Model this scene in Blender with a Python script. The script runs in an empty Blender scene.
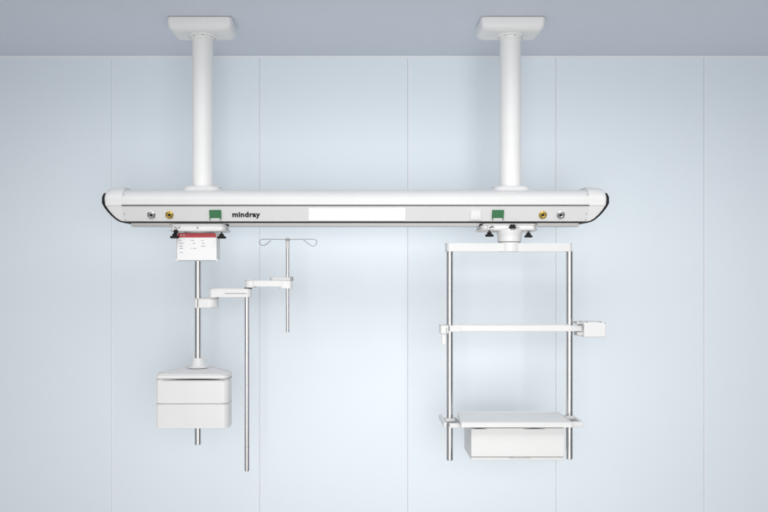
import bpy, bmesh, math, random
from mathutils import Matrix, Vector

random.seed(4)
scene = bpy.context.scene
COL = scene.collection
PI = math.pi

# ------------------------------------------------------------------ camera, world, lights, exposure
ZC = 1.65                                   # camera height
cam = bpy.data.cameras.new("camera")
cam.sensor_width = 36.0
cam.lens = 36.0 * 855.0 / 768.0
cam.shift_x = 28.0 / 768.0
cam.shift_y = 14.0 / 768.0
cam.clip_start = 0.05
cam.clip_end = 200.0
cam_ob = bpy.data.objects.new("camera", cam)
COL.objects.link(cam_ob)
cam_ob.location = (0, 0, ZC)
cam_ob.rotation_euler = (math.radians(90), 0, 0)
scene.camera = cam_ob

scene.view_settings.view_transform = 'Standard'
scene.view_settings.look = 'None'
scene.view_settings.exposure = 0.08
scene.view_settings.gamma = 1.0

world = bpy.data.worlds.new("World")
scene.world = world
world.use_nodes = True
wn, wl = world.node_tree.nodes, world.node_tree.links
bg = wn['Background']
tc = wn.new('ShaderNodeTexCoord')
sep = wn.new('ShaderNodeSeparateXYZ')
wl.new(tc.outputs['Generated'], sep.inputs[0])
mp = wn.new('ShaderNodeMapRange')
mp.inputs['From Min'].default_value = -1; mp.inputs['From Max'].default_value = 1
wl.new(sep.outputs['X'], mp.inputs['Value'])
ramp = wn.new('ShaderNodeValToRGB')          # studio: a broad bright left side, mid grey right, dim far sides
wl.new(mp.outputs[0], ramp.inputs[0])
e = ramp.color_ramp.elements
e[0].position = 0.0; e[0].color = (0.22, 0.22, 0.23, 1)
e[1].position = 1.0; e[1].color = (0.22, 0.22, 0.23, 1)
for pos, v in ((0.06, 0.25), (0.12, 1.15), (0.48, 1.15), (0.56, 0.55), (0.84, 0.55), (0.94, 0.25)):
    el = e.new(pos); el.color = (v, v * 1.005, v * 1.02, 1)
wl.new(ramp.outputs[0], bg.inputs['Color'])
bg.inputs['Strength'].default_value = 0.49


def area_lamp(name, loc, target, sx, sy, power, spread, color=(1, 1, 1)):
    la = bpy.data.lights.new(name, 'AREA')
    la.shape = 'RECTANGLE'; la.size = sx; la.size_y = sy
    la.energy = power; la.color = color; la.spread = math.radians(spread)
    ob = bpy.data.objects.new(name, la); COL.objects.link(ob)
    ob.location = loc
    d = Vector(target) - Vector(loc)
    ob.rotation_euler = d.to_track_quat('-Z', 'Y').to_euler()
    return ob


area_lamp("studio_softbox", (0.45, -0.6, 1.15), (0.45, 5.34, 0.85), 2.6, 2.6, 33, 80, (1.0, 0.99, 0.975))
area_lamp("overhead_softbox", (0.2, 3.4, 2.94), (0.2, 3.9, 1.0), 5.6, 1.3, 47, 150, (1.0, 0.99, 0.97))

# ------------------------------------------------------------------ helpers
F = 855.0


def X(px, y): return (px - 356.0) * y / F
def Z(py, y): return ZC + (270.0 - py) * y / F
def P(px, py, y): return Vector((X(px, y), y, Z(py, y)))


WORLD_LOC = {}


def material(name, color, rough=0.4, metal=0.0, bump=0.0, bscale=300.0, mottled=0.02, coat=0.0, emit=None, spec=0.5,
             tint_scale=6.0):
    m = bpy.data.materials.new(name)
    m.use_nodes = True
    n, l = m.node_tree.nodes, m.node_tree.links
    b = n['Principled BSDF']
    b.inputs['Roughness'].default_value = rough
    b.inputs['Metallic'].default_value = metal
    b.inputs['Specular IOR Level'].default_value = spec
    b.inputs['Coat Weight'].default_value = coat
    b.inputs['Coat Roughness'].default_value = 0.15
    t = n.new('ShaderNodeTexCoord')
    no = n.new('ShaderNodeTexNoise'); no.inputs['Scale'].default_value = tint_scale
    no.inputs['Detail'].default_value = 5.0
    l.new(t.outputs['Object'], no.inputs['Vector'])
    r = n.new('ShaderNodeValToRGB')
    r.color_ramp.elements[0].position = 0.3; r.color_ramp.elements[1].position = 0.7
    r.color_ramp.elements[0].color = (*[c * (1 - mottled) for c in color], 1)
    r.color_ramp.elements[1].color = (*[min(1, c * (1 + mottled)) for c in color], 1)
    l.new(no.outputs['Fac'], r.inputs[0])
    l.new(r.outputs[0], b.inputs['Base Color'])
    mr = n.new('ShaderNodeMapRange')
    mr.inputs['To Min'].default_value = max(0.0, rough - 0.05); mr.inputs['To Max'].default_value = min(1, rough + 0.06)
    no2 = n.new('ShaderNodeTexNoise'); no2.inputs['Scale'].default_value = tint_scale * 4
    l.new(t.outputs['Object'], no2.inputs['Vector'])
    l.new(no2.outputs['Fac'], mr.inputs['Value'])
    l.new(mr.outputs[0], b.inputs['Roughness'])
    if bump:
        nb = n.new('ShaderNodeTexNoise'); nb.inputs['Scale'].default_value = bscale
        l.new(t.outputs['Object'], nb.inputs['Vector'])
        bu = n.new('ShaderNodeBump'); bu.inputs['Strength'].default_value = bump; bu.inputs['Distance'].default_value = 0.002
        l.new(nb.outputs['Fac'], bu.inputs['Height'])
        l.new(bu.outputs[0], b.inputs['Normal'])
    if emit:
        b.inputs['Emission Color'].default_value = (*emit[0], 1)
        b.inputs['Emission Strength'].default_value = emit[1]
    return m


M = dict(
    white=material('white_enamel', (0.75, 0.745, 0.738), 0.44, bump=0.05, bscale=420, mottled=0.015, coat=0.05),
    column=material('lifted_white', (0.87, 0.865, 0.855), 0.40, bump=0.06, bscale=600, mottled=0.012),  # paler copy of the white, brightness lifted for the dim plates and columns
    panel=material('grey_white_panel', (0.70, 0.70, 0.695), 0.38, bump=0.03, bscale=500, mottled=0.012),
    grey=material('pale_grey_plastic', (0.60, 0.60, 0.60), 0.4, bump=0.03, mottled=0.02),
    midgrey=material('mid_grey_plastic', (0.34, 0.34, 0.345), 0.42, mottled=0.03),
    steel=material('brushed_steel', (0.73, 0.72, 0.715), 0.28, metal=1.0, mottled=0.0, tint_scale=2),
    wire=material('dark_steel_wire', (0.26, 0.26, 0.27), 0.3, metal=0.8, mottled=0.03, tint_scale=40),
    black=material('black_rubber', (0.010, 0.010, 0.011), 0.55, bump=0.05, mottled=0.1, spec=0.2),
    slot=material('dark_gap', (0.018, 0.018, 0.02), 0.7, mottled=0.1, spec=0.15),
    red=material('red_print', (0.42, 0.03, 0.04), 0.4, mottled=0.03),
    ink=material('grey_ink', (0.22, 0.22, 0.23), 0.6, mottled=0.05),
    paper=material('white_print_face', (0.84, 0.835, 0.84), 0.45, mottled=0.01),
    green=material('green_plastic', (0.035, 0.17, 0.065), 0.38, mottled=0.05),
    gold=material('yellow_brass', (0.62, 0.43, 0.10), 0.3, metal=0.75, mottled=0.06, tint_scale=60),
    chrome=material('chrome', (0.62, 0.62, 0.63), 0.18, metal=1.0, mottled=0.03, tint_scale=60),
    glow=material('lit_diffuser', (0.9, 0.9, 0.9), 0.4, emit=((1, 1, 1), 0.75)),
    wall=material('pale_blue_wall_panel', (0.84, 0.910, 0.958), 0.42, bump=0.02, bscale=160, mottled=0.008, tint_scale=0.9),
    ceil=material('blue_grey_ceiling', (0.70, 0.745, 0.82), 0.6, bump=0.03, bscale=120, mottled=0.012, tint_scale=0.8),
    joint=material('satin_joint', (0.93, 0.955, 0.98), 0.45, metal=0.0, mottled=0.01),
    cove=material('white_cove_bead', (0.93, 0.95, 0.97), 0.4, mottled=0.01),
)


def thing(name, label, cat, loc):
    o = bpy.data.objects.new(name, None)
    o.empty_display_size = 0.1
    COL.objects.link(o)
    o.location = loc
    o['label'] = label; o['category'] = cat
    WORLD_LOC[o.name] = Vector(loc)
    return o


def obj(name, bm, mat, parent=None, smooth=35, weighted=True, label=None):
    """links bm (world coordinates) as ONE mesh object, origin at its own centre"""
    bmesh.ops.recalc_face_normals(bm, faces=bm.faces)
    lo = Vector((min(v.co[i] for v in bm.verts) for i in range(3)))
    hi = Vector((max(v.co[i] for v in bm.verts) for i in range(3)))
    c = (lo + hi) / 2
    bmesh.ops.translate(bm, verts=bm.verts, vec=-c)
    me = bpy.data.meshes.new(name)
    bm.to_mesh(me); bm.free()
    me.materials.append(mat)
    if smooth:
        for p in me.polygons: p.use_smooth = True
        me.set_sharp_from_angle(angle=math.radians(smooth))
    o = bpy.data.objects.new(name, me)
    COL.objects.link(o)
    WORLD_LOC[o.name] = c
    if parent:
        o.parent = parent
        o.location = c - WORLD_LOC[parent.name]
    else:
        o.location = c
    if smooth and weighted:
        w = o.modifiers.new("weighted", 'WEIGHTED_NORMAL'); w.keep_sharp = True; w.weight = 80
    if label: o['label'] = label
    return o


def BM(): return bmesh.new()


def add_box(bm, x0, x1, y0, y1, z0, z1, r=0.0, seg=3):
    t = bmesh.new()
    bmesh.ops.create_cube(t, size=1)
    for v in t.verts:
        v.co = Vector((x0 + (v.co.x + .5) * (x1 - x0), y0 + (v.co.y + .5) * (y1 - y0), z0 + (v.co.z + .5) * (z1 - z0)))
    if r > 0:
        bmesh.ops.bevel(t, geom=t.edges[:], offset=r, segments=seg, profile=0.5, affect='EDGES', clamp_overlap=True)
    merge(bm, t)
    return bm


def merge(bm, t, mat=None):
    me = bpy.data.meshes.new("tmp"); t.to_mesh(me); t.free()
    if mat is not None: me.transform(mat)
    bm.from_mesh(me); bpy.data.meshes.remove(me)


def box(*a, **k): return add_box(BM(), *a, **k)


def pbox(px0, px1, py0, py1, yf, yb, r=0.002, seg=3, bm=None):
    """box whose front face spans the photo pixels at distance yf, back at yb"""
    bm = bm or BM()
    return add_box(bm, X(px0, yf), X(px1, yf), yf, yb, Z(py1, yf), Z(py0, yf), r, seg)


def add_lathe(bm, prof, seg=40, mat=None):
    """prof: (radius, height) pairs round local z"""
    t = bmesh.new()
    rings = []
    for r, z in prof:
        if r < 1e-6:
            rings.append([t.verts.new((0, 0, z))])
        else:
            rings.append([t.verts.new((r * math.cos(2 * PI * i / seg), r * math.sin(2 * PI * i / seg), z)) for i in range(seg)])
    for a, b in zip(rings, rings[1:]):
        for i in range(seg):
            j = (i + 1) % seg
            if len(a) == 1 and len(b) == 1: continue
            if len(a) == 1: t.faces.new((a[0], b[i], b[j]))
            elif len(b) == 1: t.faces.new((a[i], a[j], b[0]))
            else: t.faces.new((a[i], a[j], b[j], b[i]))
    if len(rings[0]) > 1: t.faces.new(rings[0][::-1])
    if len(rings[-1]) > 1: t.faces.new(rings[-1])
    merge(bm, t, mat)
    return bm


def rod(x, y, z0, z1, r, ch=0.002, seg=48):
    return add_lathe(BM(), [(r - ch, z0), (r, z0 + ch), (r, z1 - ch), (r - ch, z1)], seg, Matrix.Translation((x, y, 0)))


def add_tube(bm, pts, r, seg=10):
    pts = [Vector(p) for p in pts]
    rings = []
    up = Vector((0, 1, 0))
    for i, p in enumerate(pts):
        d = (pts[min(i + 1, len(pts) - 1)] - pts[max(i - 1, 0)]).normalized()
        a = d.cross(up)
        if a.length < 1e-4: a = d.cross(Vector((1, 0, 0)))
        a.normalize(); b = d.cross(a).normalized()
        rings.append([bm.verts.new(p + a * r * math.cos(2 * PI * k / seg) + b * r * math.sin(2 * PI * k / seg)) for k in range(seg)])
    for a, b in zip(rings, rings[1:]):
        for k in range(seg):
            bm.faces.new((a[k], a[(k + 1) % seg], b[(k + 1) % seg], b[k]))
    bm.faces.new(rings[0][::-1]); bm.faces.new(rings[-1])
    return bm


def rounded(pts, rad, n=8):
    """round the corners of a 2D polygon; rad: one radius or one per corner"""
    out = []
    N = len(pts)
    for i in range(N):
        p = Vector(pts[i]); a = Vector(pts[i - 1]); b = Vector(pts[(i + 1) % N])
        r = rad[i] if isinstance(rad, (list, tuple)) else rad
        if r <= 0: out.append(p); continue
        u = (a - p).normalized(); v = (b - p).normalized()
        ang = u.angle(v)
        d = r / math.tan(ang / 2)
        lim = 0.499 * min((a - p).length, (b - p).length)
        if d > lim: d = lim; r = d * math.tan(ang / 2)
        c = p + (u + v).normalized() * (r / math.sin(ang / 2))
        s = p + u * d - c; e2 = p + v * d - c
        a0 = math.atan2(s.y, s.x); a1 = math.atan2(e2.y, e2.x)
        da = (a1 - a0 + PI) % (2 * PI) - PI
        for k in range(n + 1):
            t = a0 + da * k / n
            out.append(c + Vector((math.cos(t), math.sin(t))) * r)
    return out


def add_prism(bm, pts, z0, z1, bev=0.002, mat=None, taper=None):
    """extrude a 2D outline (x, y) from z0 to z1 with softened rims; taper scales the bottom rim about its centre"""
    t = bmesh.new()
    pts = [Vector(p) for p in pts]
    cx = sum(p.x for p in pts) / len(pts); cy = sum(p.y for p in pts) / len(pts)
    c = Vector((cx, cy))
    ext = max((p - c).length for p in pts)

    def ring(z, inset, s=1.0):
        return [t.verts.new((*(c + (p - c) * s * (1 - inset / ext)), z)) for p in pts]
    s0 = taper or 1.0
    rs = []
    for k in range(4):
        a = PI / 2 * k / 3
        rs.append(ring(z0 + bev * (1 - math.sin(a)), bev * (1 - math.cos(a)) if k else bev, s0))
    for k in range(4):
        a = PI / 2 * (3 - k) / 3
        rs.append(ring(z1 - bev * (1 - math.sin(a)), bev * (1 - math.cos(a)) if k < 3 else bev))
    n = len(pts)
    for a, b in zip(rs, rs[1:]):
        for i in range(n):
            t.faces.new((a[i], a[(i + 1) % n], b[(i + 1) % n], b[i]))
    t.faces.new(rs[0][::-1]); t.faces.new(rs[-1])
    merge(bm, t, mat)
    return bm


def structure(o, label):
    o['kind'] = 'structure'; o['label'] = label
    return o


# ------------------------------------------------------------------ setting: panelled wall and ceiling
YW = 5.341
ZCEIL = Z(16, 4.5)
back = obj('wall', box(-7.5, 8.5, YW + 0.012, YW + 0.12, -1.6, ZCEIL), M['wall'], smooth=0)
structure(back, 'pale blue panelled wall behind the ceiling pendant')
pitch = 148.1 * YW / F
x_first = X(112.3, YW)
for k in range(-8, 15):
    xj = x_first + (k - 3) * pitch
    if xj < -7 or xj > 8: continue
    obj('wall_panel', box(xj + 0.0035, xj + pitch - 0.0047, YW, YW + 0.012, -1.6, ZCEIL - 0.006, 0.0015, 2), M['wall'], back)
    obj('joint_strip', box(xj - 0.0034, xj + 0.0046, YW - 0.0015, YW + 0.012, -1.6, ZCEIL - 0.006, 0.001, 2),
        M['joint'], back)
ceil = obj('ceiling', box(-7.5, 8.5, -3.0, YW + 0.12, ZCEIL, ZCEIL + 0.1), M['ceil'], smooth=0)
structure(ceil, 'blue grey ceiling above the pendant')
obj('cove_strip', add_tube(BM(), [(-7.5, YW - 0.001, ZCEIL - 0.003), (8.5, YW - 0.001, ZCEIL - 0.003)], 0.006, 12), M['cove'], ceil)

# ------------------------------------------------------------------ the ceiling beam
YF = 4.47
YP = 4.61
XL, XR = X(202.6, YP), X(510.4, YP)
beam = thing('ceiling_pendant', 'long white ceiling-hung supply beam with green sockets and black bumper ends on two columns', 'ceiling pendant',
             ((XL + XR) / 2, YP, ZCEIL))
zt = Z(190, 4.56)
z_arc = Z(199.5, YF); z_mid = Z(206, YF); z_bot = Z(222, YF)
Y_PT, Y_PB = 4.474, 4.504           # the tilted panel: front at its top, back at its bottom


def profile(n=12, proud=0.0, top=0.0):
    p = []
    for i in range(n + 1):                       # tilted front face, bottom to top
        t = i / n
        p.append((Y_PB + (Y_PT - Y_PB) * t - proud, z_bot + (z_mid - z_bot) * t))
    p.append((YF - proud, z_mid + 0.004))
    for i in range(n + 1):
        a = PI / 2 * i / n
        p.append((4.57 - (4.57 - YF + proud) * math.cos(a), z_arc + (zt + top - z_arc) * math.sin(a)))
    back_side = [(2 * YP - y, z) for y, z in reversed(p)]
    return p + back_side


def loft(bm, sections):
    rs = [[bm.verts.new(v) for v in s] for s in sections]
    n = len(rs[0])
    for a, b in zip(rs, rs[1:]):
        for i in range(n):
            bm.faces.new((a[i], a[(i + 1) % n], b[(i + 1) % n], b[i]))
    bm.faces.new(rs[0][::-1]); bm.faces.new(rs[-1])
    return bm


XB0, XB1 = X(123, 4.5), X(588, 4.5)
XMID = (XB0 + XB1) / 2
obj('housing', loft(BM(), [[(x, y, z) for y, z in profile()] for x in (XB0 - 0.004, XMID, XB1 + 0.004)]), M['white'], beam, 30)

# end caps: outline in photo pixels of the left one, mirrored for the right
def pull_in(tab): return [(x + 1.3 * (124 - x) / 20, y) for x, y in tab]


cap_bot = pull_in([(103.6, 196.5), (104.2, 203), (106, 207), (108.5, 211), (112, 215.2), (116, 218.9), (120, 221.2), (124, 222.1)])
cap_top = pull_in([(103.6, 195.5), (104.0, 192.4), (104.8, 190.4), (106.4, 188.9), (109, 188.1), (116, 187.5), (124, 187.2)])


def interp(tab, x):
    if x <= tab[0][0]: return tab[0][1]
    for (a, b), (c, d) in zip(tab, tab[1:]):
        if x <= c: return b + (d - b) * (x - a) / (c - a)
    return tab[-1][1]


def yfront(z):
    if z >= z_arc:
        s = min(1, (z - z_arc) / (zt + 0.013 - z_arc))
        return 4.57 - (4.57 - YF) * math.sqrt(max(0, 1 - s * s))
    if z >= z_mid: return YF
    return Y_PT + (Y_PB - Y_PT) * (z_mid - z) / (z_mid - z_bot)


for side in (0, 1):
    def MX(x): return x if side == 0 else 2 * XMID - x
    base = profile(26, 0.003, 0.014)
    secs = []
    for px in [104.95, 105.1, 105.4, 105.7, 106, 107.2, 108.5, 110, 112, 114, 116, 118, 120, 122, 123, 123.6]:
        zb_ = Z(interp(cap_bot, px), 4.5); zt_ = Z(interp(cap_top, px), 4.56)
        shrink = 1 - 0.12 * max(0, (108 - px) / 3.1) ** 2
        if px > 123.3: zt_ -= 0.004; shrink = 0.99
        sec = []
        for y, z in base:
            if z > z_arc: z = z_arc + (z - z_arc) * (zt_ - z_arc) / (zt + 0.014 - z_arc) if zt_ > z_arc else min(z, zt_)
            z = min(max(z, zb_), max(zt_, zb_ + 1e-4))
            sec.append((MX(X(px, 4.5)), YP + (y - YP) * shrink, z))
        secs.append(sec)
    cap = obj('end_cap', loft(BM(), secs), M['white'], beam, 40)
    # black bumper strip wrapped round the end of the cap
    path = pull_in([(104.1, 193.2), (103.8, 195.2), (103.6, 197.5), (104.2, 203), (106, 207), (108.5, 211), (112, 215.2), (116, 218.9),
            (120, 221.2), (123.2, 222.0)])
    thick = [0.6, 1.2, 1.7, 1.8, 1.6, 1.3, 1.1, 0.9, 0.8, 0.7]
    bsecs = []
    for i, (px, py) in enumerate(path):
        p = Vector((X(px, 4.5), Z(py, 4.5)))
        a = path[max(0, i - 1)]; b = path[min(len(path) - 1, i + 1)]
        d = Vector((b[0] - a[0], -(b[1] - a[1]))).normalized()
        nrm = Vector((d.y, -d.x))
        if nrm.x > 0 and i < 7: nrm = -nrm
        if i >= 7 and nrm.y > 0: nrm = -nrm
        q = p + nrm * thick[i] * 4.5 / F
        yf = yfront(p.y) - 0.005
        if i < 3: yf += 0.010
        yb = 2 * YP - yf
        p = p - nrm * 0.004
        bsecs.append([(MX(p.x), yf, p.y), (MX(q.x), yf + 0.001, q.y), (MX(q.x), yb, q.y), (MX(p.x), yb, p.y)])
    obj('bumper', loft(BM(), bsecs), M['black'], cap, 50, weighted=False)
    for px, py in ((124.2, 213.5), (124.4, 219.8), (124.0, 194.5)):
        pz = Z(py, 4.48)
        obj('screw', add_lathe(BM(), [(0.003, 0), (0.003, 0.003), (0, 0.004)], 12,
            Matrix.Translation((MX(X(px, 4.48)), yfront(pz) - 0.004, pz)) @ Matrix.Rotation(PI / 2, 4, 'X')), M['midgrey'], cap)

# panel local frame: x right, y up along the tilted panel, z outwards
tilt = math.atan2(Y_PB - Y_PT, z_mid - z_bot)


def panel_at(px, py, out=0.0):
    t = (py - 206) / 16.0
    y = Y_PT + (Y_PB - Y_PT) * t
    z = z_mid + (z_bot - z_mid) * t
    up = Vector((0, -math.sin(tilt), math.cos(tilt))); nr = Vector((0, -math.cos(tilt), -math.sin(tilt)))
    m = Matrix(((1, 0, 0), (0, up.y, nr.y), (0, up.z, nr.z))).to_4x4()
    m.translation = Vector((X(px, y), y, z)) + nr * out
    return m


PXM = 4.49 / F      # metres per photo pixel on the panel


def panel_box(px0, px1, py0, py1, d0, d1, r=0.001, bm=None):
    t = BM()
    w = (px1 - px0) * PXM / 2; h = (py1 - py0) * PXM / 2 / math.cos(tilt)
    add_box(t, -w, w, -h, h, d0, d1, r, 2)
    bm = bm or BM()
    merge(bm, t, panel_at((px0 + px1) / 2, (py0 + py1) / 2))
    return bm


front = obj('front_panel', panel_box(123.6, 587.5, 206.6, 221.2, -0.004, 0.0025), M['panel'], beam)
obj('trim_line', box(XB0, XB1, YF - 0.0025, YF + 0.01, Z(205.75, YF), Z(204.85, YF)), M['slot'], beam, 0)
obj('lower_trim_line', box(XB0 - 0.002, XB1 + 0.002, Y_PB - 0.006, Y_PB + 0.2, Z(222.7, 4.5), Z(221.4, 4.5)), M['black'], beam, 0)
rail = obj('lower_rail', box(X(131, 4.53), X(579, 4.53), 4.53, 4.61, Z(225.9, 4.53), Z(222.6, 4.53), 0.003), M['white'], beam)
obj('rail_lip', box(X(131, 4.53), X(579, 4.53), 4.528, 4.612, Z(226.5, 4.53), Z(225.9, 4.53)), M['grey'], rail, 0)

for px, mt in ((151.5, 'chrome'), (169.6, 'gold'), (542.6, 'gold'), (560.5, 'chrome')):
    m = panel_at(px, 214.4, 0.0025)
    g = obj('gas_outlet', add_lathe(BM(), [(0.021, 0), (0.021, 0.004), (0.019, 0.006), (0.0165, 0.0065), (0.0145, 0.010), (0.0125, 0.011), (0.0115, 0.008),
                                           (0.006, 0.007), (0, 0.007)], 32, m), M[mt], beam, label=('brass' if mt == 'gold' else 'silver') + ' round gas outlet')
    obj('socket_hole', add_lathe(BM(), [(0.0075, 0.0068), (0.0075, 0.0085), (0, 0.0085)], 20, m), M['slot'], g)
    bmn = BM()
    for k in range(6):
        a = k * PI / 3 + 0.3
        add_lathe(bmn, [(0.0028, 0.004), (0.0028, 0.0078), (0, 0.0078)], 10, m @ Matrix.Translation((0.0165 * math.cos(a), 0.0165 * math.sin(a), 0)))
    obj('ring_screws', bmn, M['slot'], g)

for x0 in (209.6, 491.8):
    fr = obj('green_socket', panel_box(x0, x0 + 11.8, 209.6, 217.2, 0.0, 0.012, 0.0015), M['green'], beam, label='green power socket')
    obj('label_strip', panel_box(x0 + 1.0, x0 + 10.6, 217.4, 219.2, 0.0, 0.006), M['paper'], fr)
    for dx in (0.2, 10.8):
        obj('green_bracket', panel_box(x0 + dx, x0 + dx + 0.75, 217.0, 219.4, 0.0, 0.011, 0.0008), M['green'], fr)

ws = obj('white_socket', panel_box(469.8, 481.2, 209.4, 219.4, 0.0, 0.009, 0.002), M['white'], beam)
obj('socket_insert', panel_box(471.4, 479.6, 210.8, 218.0, 0.008, 0.0115, 0.0012), M['paper'], ws)
bb = BM()
for px, py in ((475.5, 213.4), (473.6, 215.8), (477.4, 215.8)):
    panel_box(px - 0.25, px + 0.25, py - 0.7, py + 0.7, 0.011, 0.0122, 0.0, bb)
obj('pin_slots', bb, M['grey'], ws, 0)

lf = obj('light_panel', panel_box(308.6, 405.4, 207.8, 220.0, 0.0, 0.005, 0.0012), M['paper'], beam)
obj('diffuser', panel_box(309.4, 404.6, 208.4, 219.4, 0.003, 0.0065, 0.001), M['glow'], lf)

cu = bpy.data.curves.new('lettering', 'FONT')
cu.body = 'mindray'
cu.size = 0.0385; cu.extrude = 0.0006; cu.offset = 0.0016; cu.space_character = 1.08
cu.align_x = 'CENTER'; cu.align_y = 'CENTER'
tmp = bpy.data.objects.new('tmp_lettering', cu); COL.objects.link(tmp)
bpy.context.view_layer.update()
me = bpy.data.meshes.new_from_object(tmp.evaluated_get(bpy.context.evaluated_depsgraph_get()))
bpy.data.objects.remove(tmp)
wtxt = max(v.co.x for v in me.vertices) - min(v.co.x for v in me.vertices)
tb = BM(); tb.from_mesh(me)
sc = 28.0 * PXM / wtxt
bmesh.ops.transform(tb, matrix=panel_at(246, 214.3, 0.0032) @ Matrix.Diagonal((sc, sc * 0.92, 1, 1)), verts=tb.verts)
obj('lettering', tb, M['black'], beam, 0)

# columns, ceiling plates, feet
for xc, sgn in ((XL, -1), (XR, 1)):
    r = 10.4 * YP / F
    zfoot = zt + 0.001
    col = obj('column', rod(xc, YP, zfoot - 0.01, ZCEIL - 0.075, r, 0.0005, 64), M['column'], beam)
    obj('foot_flange', add_prism(BM(), rounded([(xc - 0.098, YP - 0.065), (xc + 0.098, YP - 0.065), (xc + 0.098, YP + 0.065), (xc - 0.098, YP + 0.065)], 0.045),
                                 zfoot - 0.045, Z(186.2, 4.56), 0.007, taper=1.6), M['white'], col)
    # plate: wider at the ceiling, rounded below
    xpc = X(199, 4.5) if sgn < 0 else X(513.6, 4.5)
    hw = 32.3 * 4.5 / F
    t = BM()
    top = rounded([(xpc - hw, 4.50), (xpc + hw, 4.50), (xpc + hw, 4.725), (xpc - hw, 4.725)], 0.022, 8)
    levels = [(0.002, 0.004), (0.0, 0.004), (0.0, 0.030), (0.002, 0.045), (0.008, 0.058), (0.018, 0.067), (0.032, 0.0725), (0.05, 0.075)]
    rs = []
    for inset, dz in levels:
        fx = (hw - inset) / hw; fy = (0.1125 - inset * 0.7) / 0.1125
        rs.append([t.verts.new((xpc + (p.x - xpc) * fx, 4.6125 + (p.y - 4.6125) * fy, ZCEIL - dz)) for p in top])
    n = len(top)
    for a, b in zip(rs, rs[1:]):
        for i in range(n): t.faces.new((a[i], a[(i + 1) % n], b[(i + 1) % n], b[i]))
    t.faces.new(rs[0]); t.faces.new(rs[-1][::-1])
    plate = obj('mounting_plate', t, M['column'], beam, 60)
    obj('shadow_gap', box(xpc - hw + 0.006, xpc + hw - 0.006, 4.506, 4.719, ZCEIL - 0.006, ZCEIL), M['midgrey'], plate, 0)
    zc0 = ZCEIL - 0.075
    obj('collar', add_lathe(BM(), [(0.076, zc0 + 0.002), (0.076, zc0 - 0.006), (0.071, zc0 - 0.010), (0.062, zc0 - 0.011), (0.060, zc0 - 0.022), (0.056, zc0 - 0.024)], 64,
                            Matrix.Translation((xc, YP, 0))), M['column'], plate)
    for k in range(8):
        a = 2 * PI * k / 8 + 0.2
        bb = add_lathe(BM(), [(0.0035, zc0 - 0.013), (0.0035, zc0 - 0.008)], 10, Matrix.Translation((xc + 0.0675 * math.cos(a), YP + 0.0675 * math.sin(a), 0)))
        obj('collar_screw', bb, M['midgrey'], plate)


# ------------------------------------------------------------------ trolley with the label box and the steel pole (left)
def knob(px, py, y, parent, w=4.5):
    s = y / F
    bmk = add_lathe(BM(), [(0.9 * s, 3.2 * s), (0.9 * s, 1.8 * s), (2.2 * s, 1.4 * s), (2.4 * s, -0.6 * s), (w * 0.93 * s, -0.9 * s), (w * s, -1.5 * s), (w * s, -2.6 * s), (w * 0.9 * s, -3.1 * s)],
                    24, Matrix.Translation(P(px, py, y)))
    return obj('lock_knob', bmk, M['black'], parent)


XP = X(198, YP)
trolley = thing('pole_trolley', 'white trolley under the left of the beam with red-headed label box and steel pole', 'pole pendant',
                (XP, YP, Z(227, YP)))
cr = obj('carriage', add_prism(BM(), rounded([(X(168, 4.5), 4.50), (X(227, 4.5), 4.50), (X(227, 4.5), 4.67), (X(168, 4.5), 4.67)], 0.03), Z(231.4, 4.5), Z(224, 4.5), 0.012), M['white'], trolley)
for px, py in ((175, 227.4), (177, 228.2), (179.2, 227.4), (197.5, 227.6)):
    obj('carriage_screw', add_lathe(BM(), [(0.003, 0), (0.003, 0.003), (0, 0.0035)], 10, Matrix.Translation(P(px, py, 4.5)) @ Matrix.Rotation(PI / 2, 4, 'X')), M['slot'], cr)
tipb = add_tube(BM(), [P(226.2, 224.4, 4.495), P(227.6, 224.9, 4.495), P(228.6, 225.8, 4.50)], 0.0045, 10)
obj('rubber_stop', tipb, M['black'], cr)
knob(221.6, 235.4, 4.50, trolley)
k1 = knob(174.6, 235.2, 4.50, trolley)
obj('knob_head', add_lathe(BM(), [(0, -0.012), (0.008, -0.010), (0.012, -0.004), (0.012, 0.004), (0.008, 0.010), (0, 0.012)], 20, Matrix.Translation(P(175.8, 231.6, 4.49))), M['black'], k1)
obj('turntable', add_lathe(BM(), [(0.077, Z(233.4, YP)), (0.079, Z(233, YP)), (0.079, Z(230.5, YP)), (0.070, Z(230, YP))], 48, Matrix.Translation((X(199, YP), YP, 0))), M['grey'], trolley)
lb = obj('label_box', add_box(BM(), X(176.2, 4.53), X(217, 4.53), 4.53, 4.637, Z(261, 4.53), Z(232.8, 4.53), 0.008), M['panel'], trolley)
YL = 4.53
f_ = BM()
pts = [(X(177.3, YL), Z(260, YL)), (X(216.6, YL), Z(260, YL)), (X(216.6, YL), Z(234, YL)), (X(215.4, YL), Z(233, YL)), (X(178.5, YL), Z(233, YL)), (X(177.3, YL), Z(234, YL))]
mxz = Matrix(((1, 0, 0, 0), (0, 0, 1, 0), (0, 1, 0, 0), (0, 0, 0, 1)))
add_prism(f_, rounded(pts, 0.003, 3), YL - 0.003, YL + 0.002, 0.0006, mxz)
obj('label_face', f_, M['paper'], lb)
h_ = BM()
pts = [(X(177.5, YL), Z(237.5, YL)), (X(216.4, YL), Z(237.5, YL)), (X(216.2, YL), Z(234.4, YL)), (X(215, YL), Z(233.1, YL)), (X(178.7, YL), Z(233.1, YL)), (X(177.5, YL), Z(234.2, YL))]
add_prism(h_, pts, YL - 0.0045, YL - 0.002, 0.0003, mxz)
obj('red_header', h_, M['red'], lb)


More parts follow.
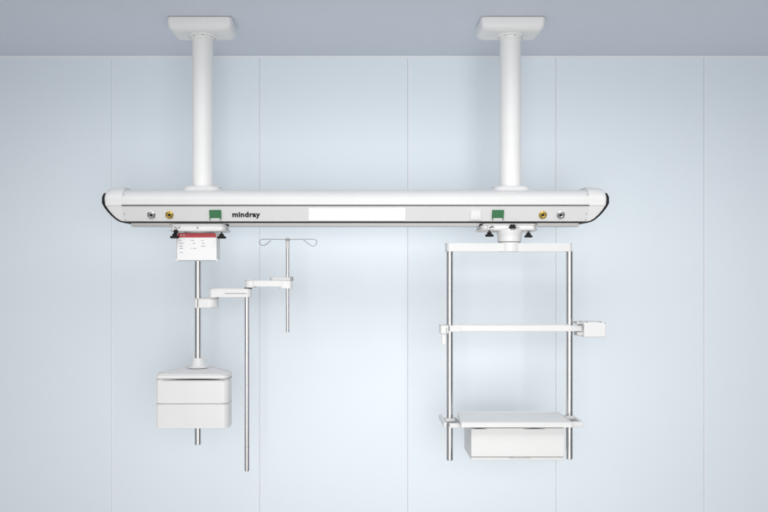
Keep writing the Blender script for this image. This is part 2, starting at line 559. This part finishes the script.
def dashes(bm, px, py, w, h, y):
    x = px
    while x < px + w - 0.2:
        ww = random.uniform(0.35, 1.0)
        add_box(bm, X(x, y), X(min(x + ww, px + w), y), y - 0.0006, y, Z(py + h / 2, y), Z(py - h / 2, y))
        x += ww + random.uniform(0.18, 0.3)


for py, row in ((240.4, ((179.2, 1.8), (191.0, 3.0), (201.4, 2.0))), (243.3, ((180.0, 3.2), (192.8, 2.2), (202.2, 2.0))), (246.2, ((179.4, 3.0), (201.4, 4.0))),
                (248.4, ((179.2, 4.0), (191.2, 1.2), (194.0, 2.2))), (252.4, ((179.8, 3.2),))):
    for px, w in row:
        tx = BM(); dashes(tx, px, py, w, 0.55, YL - 0.003)
        obj('printed_line', tx, M['ink'], lb, 0)
tx = BM(); dashes(tx, 180.6, 235.0, 1.2, 1.1, YL - 0.0045); dashes(tx, 182.6, 235.3, 2.6, 0.5, YL - 0.0045)
obj('header_print', tx, M['paper'], lb, 0)
for px in (177.0, 217.2):
    cn = box(X(px - 1.5, YL), X(px + 1.5, YL), YL - 0.006, YL + 0.01, Z(261.2, YL), Z(259.4, YL), 0.002, 2)
    obj('corner_clip', cn, M['white'], lb)
RP = 3.3 * YP / F
obj('pole', rod(XP, YP, Z(444.6, YP), Z(260.5, YP), RP), M['steel'], trolley)

# ------------------------------------------------------------------ drawer cabinet on that pole
YC = 4.30
cab = thing('drawer_cabinet', 'white two-drawer cabinet with a three-sided top clamped round the left steel pole', 'cabinet', (XP, YP, Z(428, YC)))
xa, xb = X(155.8, YC), X(228.8, YC)


def cab_plan(inset=0.0):
    return rounded([(xa + inset, YC + inset), (xb - inset, YC + inset), (xb - inset, YC + 0.13), (XP + 0.055, YP + 0.075 - inset), (XP - 0.055, YP + 0.075 - inset), (xa + inset, YC + 0.11)],
                   [0.008, 0.034, 0.03, 0.03, 0.03, 0.03], 10)


core = obj('cabinet_body', add_prism(BM(), cab_plan(0.006), Z(428, YC), Z(377, YC), 0.003), M['panel'], cab)
lid = obj('lid', add_prism(BM(), cab_plan(), Z(378.8, YC), Z(374.2, YC), 0.005), M['white'], cab)
s = YP / F
zl = Z(374.4, YC)
obj('collar', add_lathe(BM(), [(0.054, zl), (0.051, zl + 0.003), (0.045, zl + 0.006), (0.040, zl + 0.012), (0.0365, zl + 0.024), (0.035, zl + 0.048), (0.0325, zl + 0.051), (0.018, zl + 0.051)], 48,
                        Matrix.Translation((XP, YP, 0))), M['white'], lid)
for py0, py1 in ((379.7, 403.5), (404.0, 428.6)):
    d_ = obj('drawer', add_prism(BM(), cab_plan(), Z(py1, YC), Z(py0, YC), 0.004), M['white'], cab)
    if py0 < 390:
        sl = BM()  # dark lens mesh drawn for the shade in the gap below the lid
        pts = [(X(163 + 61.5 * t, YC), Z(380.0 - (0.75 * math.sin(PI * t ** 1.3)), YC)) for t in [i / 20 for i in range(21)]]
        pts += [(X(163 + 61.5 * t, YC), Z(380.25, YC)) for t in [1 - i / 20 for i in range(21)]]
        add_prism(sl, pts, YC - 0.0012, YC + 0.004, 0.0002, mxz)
        obj('dark_pull_slit', sl, M['slot'], d_, 0)

# ------------------------------------------------------------------ jointed arm
YA = 4.55


def stadium(px0, px1, py0, py1, y0, y1, rad=0.02, bev=0.004, bm=None):
    x0, x1 = X(px0, y0), X(px1, y0)
    return add_prism(bm or BM(), rounded([(x0, y0), (x1, y0), (x1, y1), (x0, y1)], rad, 10), Z(py1, y0), Z(py0, y0), bev)


arm = thing('jointed_arm', 'white jointed arm clamped to the left steel pole, long rod hanging from its elbow', 'support arm', (XP, YP, Z(303, YP)))
cl = obj('pole_clamp', stadium(193, 217.4, 298.2, 308.2, YA, 4.67, [0.012, 0.05, 0.05, 0.012], 0.006), M['white'], arm)
obj('clamp_joint', box(X(197.3, YA), X(197.9, YA), YA - 0.001, YA + 0.004, Z(307, YA), Z(299, YA)), M['ink'], cl, 0)
for px, py in ((205.5, 308.2), (210.6, 308.0), (213.7, 307.3)):
    bb = add_lathe(BM(), [(0.003, 0), (0.003, 0.003)], 10, Matrix.Translation(P(px, py, YA + 0.006)) @ Matrix.Rotation(PI / 2, 4, 'X'))
    obj('clamp_screw', bb, M['midgrey'], cl)
la = obj('lower_arm', stadium(208.5, 251.5, 288.6, 297.3, YA + 0.005, YA + 0.085, 0.03, 0.005), M['white'], arm)
obj('shoulder', stadium(208.3, 217, 288.4, 298.0, YA, YA + 0.09, 0.02, 0.004), M['white'], la)
obj('groove', box(X(224.5, YA), X(246, YA), YA + 0.0035, YA + 0.012, Z(293.7, YA), Z(293.1, YA)), M['midgrey'], la, 0)
obj('elbow_shim', stadium(243.8, 251.0, 287.8, 288.8, YA + 0.01, YA + 0.08, 0.02, 0.001), M['slot'], la)
ua = BM()
stadium(250, 292.2, 280.4, 286.6, YA + 0.01, YA + 0.08, 0.02, 0.004, ua)
obj('upper_arm', ua, M['white'], arm)
obj('elbow', stadium(243.6, 256, 279.8, 287.8, YA + 0.006, YA + 0.085, 0.03, 0.005), M['white'], arm)
obj('wrist', stadium(278.5, 292.3, 280.2, 288.9, YA + 0.006, YA + 0.085, 0.02, 0.004), M['white'], arm)
obj('cover_plate', stadium(269.5, 292.2, 277.2, 280.3, YA + 0.01, YA + 0.08, 0.016, 0.002), M['grey'], arm)
obj('cover_end', stadium(289.6, 292.5, 277.0, 280.4, YA + 0.008, YA + 0.082, 0.01, 0.002), M['midgrey'], arm)
YR = YA + 0.045
obj('hanging_rod', rod(X(247.0, YR), YR, Z(471.2, YR), Z(296.8, YR), 2.5 * YR / F), M['steel'], arm)

# ------------------------------------------------------------------ drip pole with wire hooks
YI = YA + 0.045
xi = X(287.6, YI)
drip = thing('drip_pole', 'slim steel drip pole with two wire hook loops at the jointed arm end', 'drip pole', (xi, YI, Z(332, YI)))
obj('pole', rod(xi, YI, Z(332.3, YI), Z(247, YI), 1.75 * YI / F), M['steel'], drip)
obj('hook_socket', add_lathe(BM(), [(0.0075, Z(248.6, YI)), (0.0105, Z(248.2, YI)), (0.0105, Z(241, YI)), (0.009, Z(240.5, YI))], 28, Matrix.Translation((xi, YI, 0))), M['grey'], drip)
obj('hook_hub', add_lathe(BM(), [(0.006, Z(241.4, YI)), (0.012, Z(240.8, YI)), (0.012, Z(238.8, YI)), (0.007, Z(238.2, YI))], 28, Matrix.Translation((xi, YI, 0))), M['midgrey'], drip)


def smoothpath(pts, n=8):
    out = []
    P_ = [Vector(p) for p in pts]
    for i in range(len(P_) - 1):
        a, b, c, d = P_[max(0, i - 1)], P_[i], P_[i + 1], P_[min(len(P_) - 1, i + 2)]
        for k in range(n):
            t = k / n
            out.append(0.5 * ((2 * b) + (c - a) * t + (2 * a - 5 * b + 4 * c - d) * t * t + (3 * b - a - 3 * c + d) * t ** 3))
    out.append(P_[-1])
    return out


hl = [(287, 239.5), (279, 239.4), (270, 239.3), (263, 239.3), (260.3, 240.3), (259.4, 242.3), (260.6, 244.6), (263.2, 245.4), (265.8, 244.6), (268.4, 242.4), (271, 240.4)]
hr = [(288, 239.5), (296, 239.4), (305, 239.3), (313, 239.3), (316, 240.4), (316.8, 242.8), (315.4, 245.2), (312.8, 246.2), (309.8, 244.6), (306.6, 242.2), (303.4, 239.9)]
for pts in (hl, hr):
    obj('wire_hook', add_tube(BM(), [P(a, b, YI) for a, b in smoothpath(pts)], 0.0021, 10), M['wire'], drip)

# ------------------------------------------------------------------ hanging frame on the right trolley
YG = 4.55
xg = X(509.4, YG)
frame = thing('hanging_frame', 'wide white crossbar under the beam with two steel poles hanging from its ends', 'frame pendant', (xg, YP, Z(227, YP)))
cr = obj('carriage', add_prism(BM(), rounded([(X(479.5, 4.5), 4.50), (X(539.5, 4.5), 4.50), (X(539.5, 4.5), 4.72), (X(479.5, 4.5), 4.72)], 0.03), Z(230.6, 4.5), Z(223.2, 4.5), 0.013), M['white'], frame)
for px in (487.2, 535.4):
    obj('carriage_seam', box(X(px, 4.498), X(px + 0.3, 4.498), 4.4985, 4.51, Z(229.2, 4.5), Z(224.6, 4.5)), M['midgrey'], cr, 0)
s = 4.5 / F
obj('neck', add_lathe(BM(), [(13.5 * s, Z(229.5, YG)), (13.2 * s, Z(231.5, YG)), (12.2 * s, Z(235.5, YG)), (11.9 * s, Z(236.5, YG)), (11.9 * s, Z(241.6, YG)), (11.4 * s, Z(242, YG))], 56,
                      Matrix.Translation((xg, YG, 0))), M['white'], frame)
obj('swivel_gap', add_lathe(BM(), [(10.6 * s, Z(243, YG)), (10.6 * s, Z(241.8, YG))], 56, Matrix.Translation((xg, YG, 0))), M['slot'], frame)
obj('hub', add_lathe(BM(), [(10.6 * s, Z(251.9, YG)), (11.1 * s, Z(251.5, YG)), (11.1 * s, Z(242.9, YG)), (10.8 * s, Z(242.5, YG))], 56, Matrix.Translation((xg, YG, 0))), M['white'], frame)
YGF = YG - 0.045
obj('crossbar', add_prism(BM(), rounded([(X(445.8, YGF), YGF), (X(573.4, YGF), YGF), (X(573.4, YGF), YGF + 0.09), (X(445.8, YGF), YGF + 0.09)], 0.018), Z(251.5, YGF), Z(243.1, YGF), 0.004), M['panel'], frame)
knob(489.4, 233.6, 4.49, frame, 4.2)
knob(528.4, 234.4, 4.49, frame, 4.0)
star = BM()
pts = []
for k in range(48):
    a = 2 * PI * k / 48
    rr = (3.0 + 0.45 * math.cos(6 * a)) * s
    pts.append((rr * math.cos(a), rr * math.sin(a)))
add_prism(star, pts, -0.004, 0.022, 0.003, Matrix.Translation(P(512.2, 227.3, 4.5)) @ Matrix.Rotation(PI / 2, 4, 'X'))
obj('star_knob', star, M['black'], frame)
obj('lever', add_tube(BM(), [P(489.2, 227.5, 4.497), P(491.4, 227.3, 4.493), P(491.8, 226.4, 4.493), P(493.8, 227.4, 4.497)], 0.0026, 8), M['black'], cr)
obj('rubber_stop', add_tube(BM(), [P(479.4, 226.0, 4.50), P(480.3, 225.0, 4.492), P(482.4, 224.6, 4.495)], 0.0036, 8), M['black'], cr)
for px, py in ((516.6, 225.6), (517.6, 227.6), (518.8, 227.2), (516.4, 228.2)):
    bb = add_lathe(BM(), [(0.0022, 0), (0.0022, 0.003)], 8, Matrix.Translation(P(px, py, 4.5)) @ Matrix.Rotation(PI / 2, 4, 'X'))
    obj('carriage_screw', bb, M['slot'], cr)
XA, XB = X(449.7, YG), X(569.3, YG)
for x, pb in ((XA, 460.2), (XB, 459.0)):
    obj('pole', rod(x, YG, Z(pb, YG), Z(250.5, YG), 3.35 * YG / F), M['steel'], frame)

# ------------------------------------------------------------------ horizontal rail across the two poles
YRL = 4.50
rl = thing('equipment_rail', 'thin white horizontal rail clamped across the two steel poles of the frame', 'rail', ((XA + XB) / 2, YRL, Z(331, YRL)))
bar = obj('bar', add_box(BM(), X(449.5, YRL), X(574, YRL), YRL, YRL + 0.024, Z(331.5, YRL), Z(325.6, YRL), 0.003), M['white'], rl)
obj('shade_strip', box(X(453, YRL), X(571, YRL), YRL + 0.004, YRL + 0.022, Z(325.8, YRL), Z(324.5, YRL), 0.001), M['grey'], bar)  # grey strip painted as the shadow line along the bar's top
cl = obj('clamp', stadium(440.4, 449.2, 325.2, 333.6, YRL - 0.006, YG + 0.035, 0.008, 0.003), M['white'], rl)
obj('clamp_jaw', pbox(449.9, 461.0, 327.2, 331.9, YRL - 0.005, YRL + 0.02, 0.0025), M['panel'], cl)
bb = pbox(446.2, 447.0, 327.6, 333.0, YRL - 0.0075, YRL, 0.0005)
obj('clamp_slit', bb, M['midgrey'], cl, 0)
obj('clamp_lever', add_prism(BM(), rounded([(X(441.6, YRL), Z(333.4, YRL)), (X(445.6, YRL), Z(333.4, YRL)), (X(446.0, YRL), Z(345, YRL)), (X(442.2, YRL), Z(345, YRL))], [0.004, 0.004, 0.009, 0.009], 6),
                             YRL, YRL + 0.02, 0.003, mxz), M['white'], rl)
obj('end_fitting', pbox(571.8, 583.0, 325.5, 331.4, YRL - 0.004, YRL + 0.03, 0.003), M['panel'], rl)

YB = 4.46
cb = thing('connector_box', 'small white box with dark top screws fixed at the right end of the rail', 'box', (X(595, YB), YB + 0.05, Z(337.4, YB)))
obj('box_body', pbox(584.0, 606.0, 322.2, 337.4, YB, YB + 0.14, 0.005), M['white'], cb)
bb = pbox(577.0, 585.0, 321.8, 324.2, YB + 0.02, YB + 0.10, 0.003)
obj('bracket_jaw', bb, M['grey'], cb)
obj('bracket_jaw', pbox(577.4, 585.0, 332.0, 336.2, YB + 0.02, YB + 0.10, 0.006), M['grey'], cb)
for px, py in ((581.6, 322.0), (587.0, 322.3), (600.8, 322.3), (605.0, 323.2)):
    bb = pbox(px - 0.8, px + 0.8, py - 0.45, py + 0.25, YB - 0.0015, YB + 0.02, 0.001)
    obj('top_screw', bb, M['midgrey'], cb)
obj('side_slot', pbox(583.3, 583.9, 326.5, 330, YB + 0.002, YB + 0.02, 0.0004), M['midgrey'], cb, 0)

# ------------------------------------------------------------------ shelf with a drawer between the poles
YS = 4.33
sh = thing('equipment_shelf', 'white shelf with a drawer box underneath, bracketed between the two steel poles', 'shelf', (X(516, YG), YG, Z(461, YS)))
x0f, x1f = X(460.4, YS), X(573.2, YS)
x0b, x1b = X(457.2, 4.66), x1f
obj('shelf_board', add_prism(BM(), rounded([(x0f, YS), (x1f, YS), (x1b, 4.66), (x0b, 4.66)], 0.006, 4), Z(427.6, YS), Z(422.4, YS), 0.003), M['white'], sh)
for side, xp in ((0, XA), (1, XB)):
    zt_, zb_ = Z(423.8, 4.40), Z(428.3, 4.40)
    if side == 0:
        xi_, xo = x0b - 0.002, X(449.6, 4.40)
    else:
        xi_, xo = x1b + 0.001, X(583.6, 4.37)
        zt_, zb_ = Z(422.2, 4.37), Z(427.2, 4.37)
    a, b = min(xi_, xo), max(xi_, xo)
    if side == 0: b = max(b, X(461.2, 4.395))
    y0 = 4.40 if side == 0 else 4.37
    br = obj('side_bracket', add_box(BM(), a, b, y0, y0 + 0.03, zb_, zt_, 0.003), M['panel'], sh)
    sp = BM()
    if side == 0: add_box(sp, xo - 0.028, xo - 0.012, y0 + 0.031, 4.69, zb_, zt_, 0.003)
    else: add_box(sp, xo - 0.012, xo + 0.004, y0 + 0.031, 4.69, zb_, zt_, 0.003)
    obj('bracket_arm', sp, M['panel'], br)
    obj('bracket_floor', box(a + 0.002, b - 0.002, y0 + 0.031, 4.68, zb_ + 0.002, zb_ + 0.008), M['midgrey'], br, 0)
    obj('pole_sleeve', add_box(BM(), xp - 0.026, xp + 0.026, YG - 0.028, YG + 0.028, zb_ + 0.009, zt_ + 0.003, 0.004), M['panel'], br)
YD = 4.36
xd0, xd1 = X(471.2, YD), X(564.4, YD)
obj('drawer_case', add_box(BM(), xd0 + 0.001, xd1 - 0.001, YD + 0.014, 4.655, Z(460.8, YD), Z(428.0, YD), 0.004), M['white'], sh)
df = obj('drawer_front', add_box(BM(), xd0, xd1, YD, YD + 0.012, Z(457.0, YD), Z(428.3, YD), 0.003), M['white'], sh)
obj('bottom_strip', add_box(BM(), xd0 + 0.001, xd1 - 0.001, YD + 0.003, YD + 0.013, Z(461.0, YD), Z(457.6, YD), 0.002), M['panel'], sh)


def lens(px0, px1, py, h, y):
    pts = [(X(px0 + (px1 - px0) * i / 16, y), Z(py - h * math.sin(PI * i / 16), y)) for i in range(17)]
    pts += [(X(px1 - (px1 - px0) * i / 16, y), Z(py + 0.2, y)) for i in range(17)]
    return add_prism(BM(), pts, y - 0.0012, y + 0.003, 0.0002, mxz)


for a, b in ((470.8, 487), (523.5, 545)):
    obj('dark_pull_slit', lens(a, b, 428.9, 0.55, YD), M['slot'], df, 0)
obj('lower_gap', lens(509, 531, 457.4, 0.6, YD), M['midgrey'], df, 0)
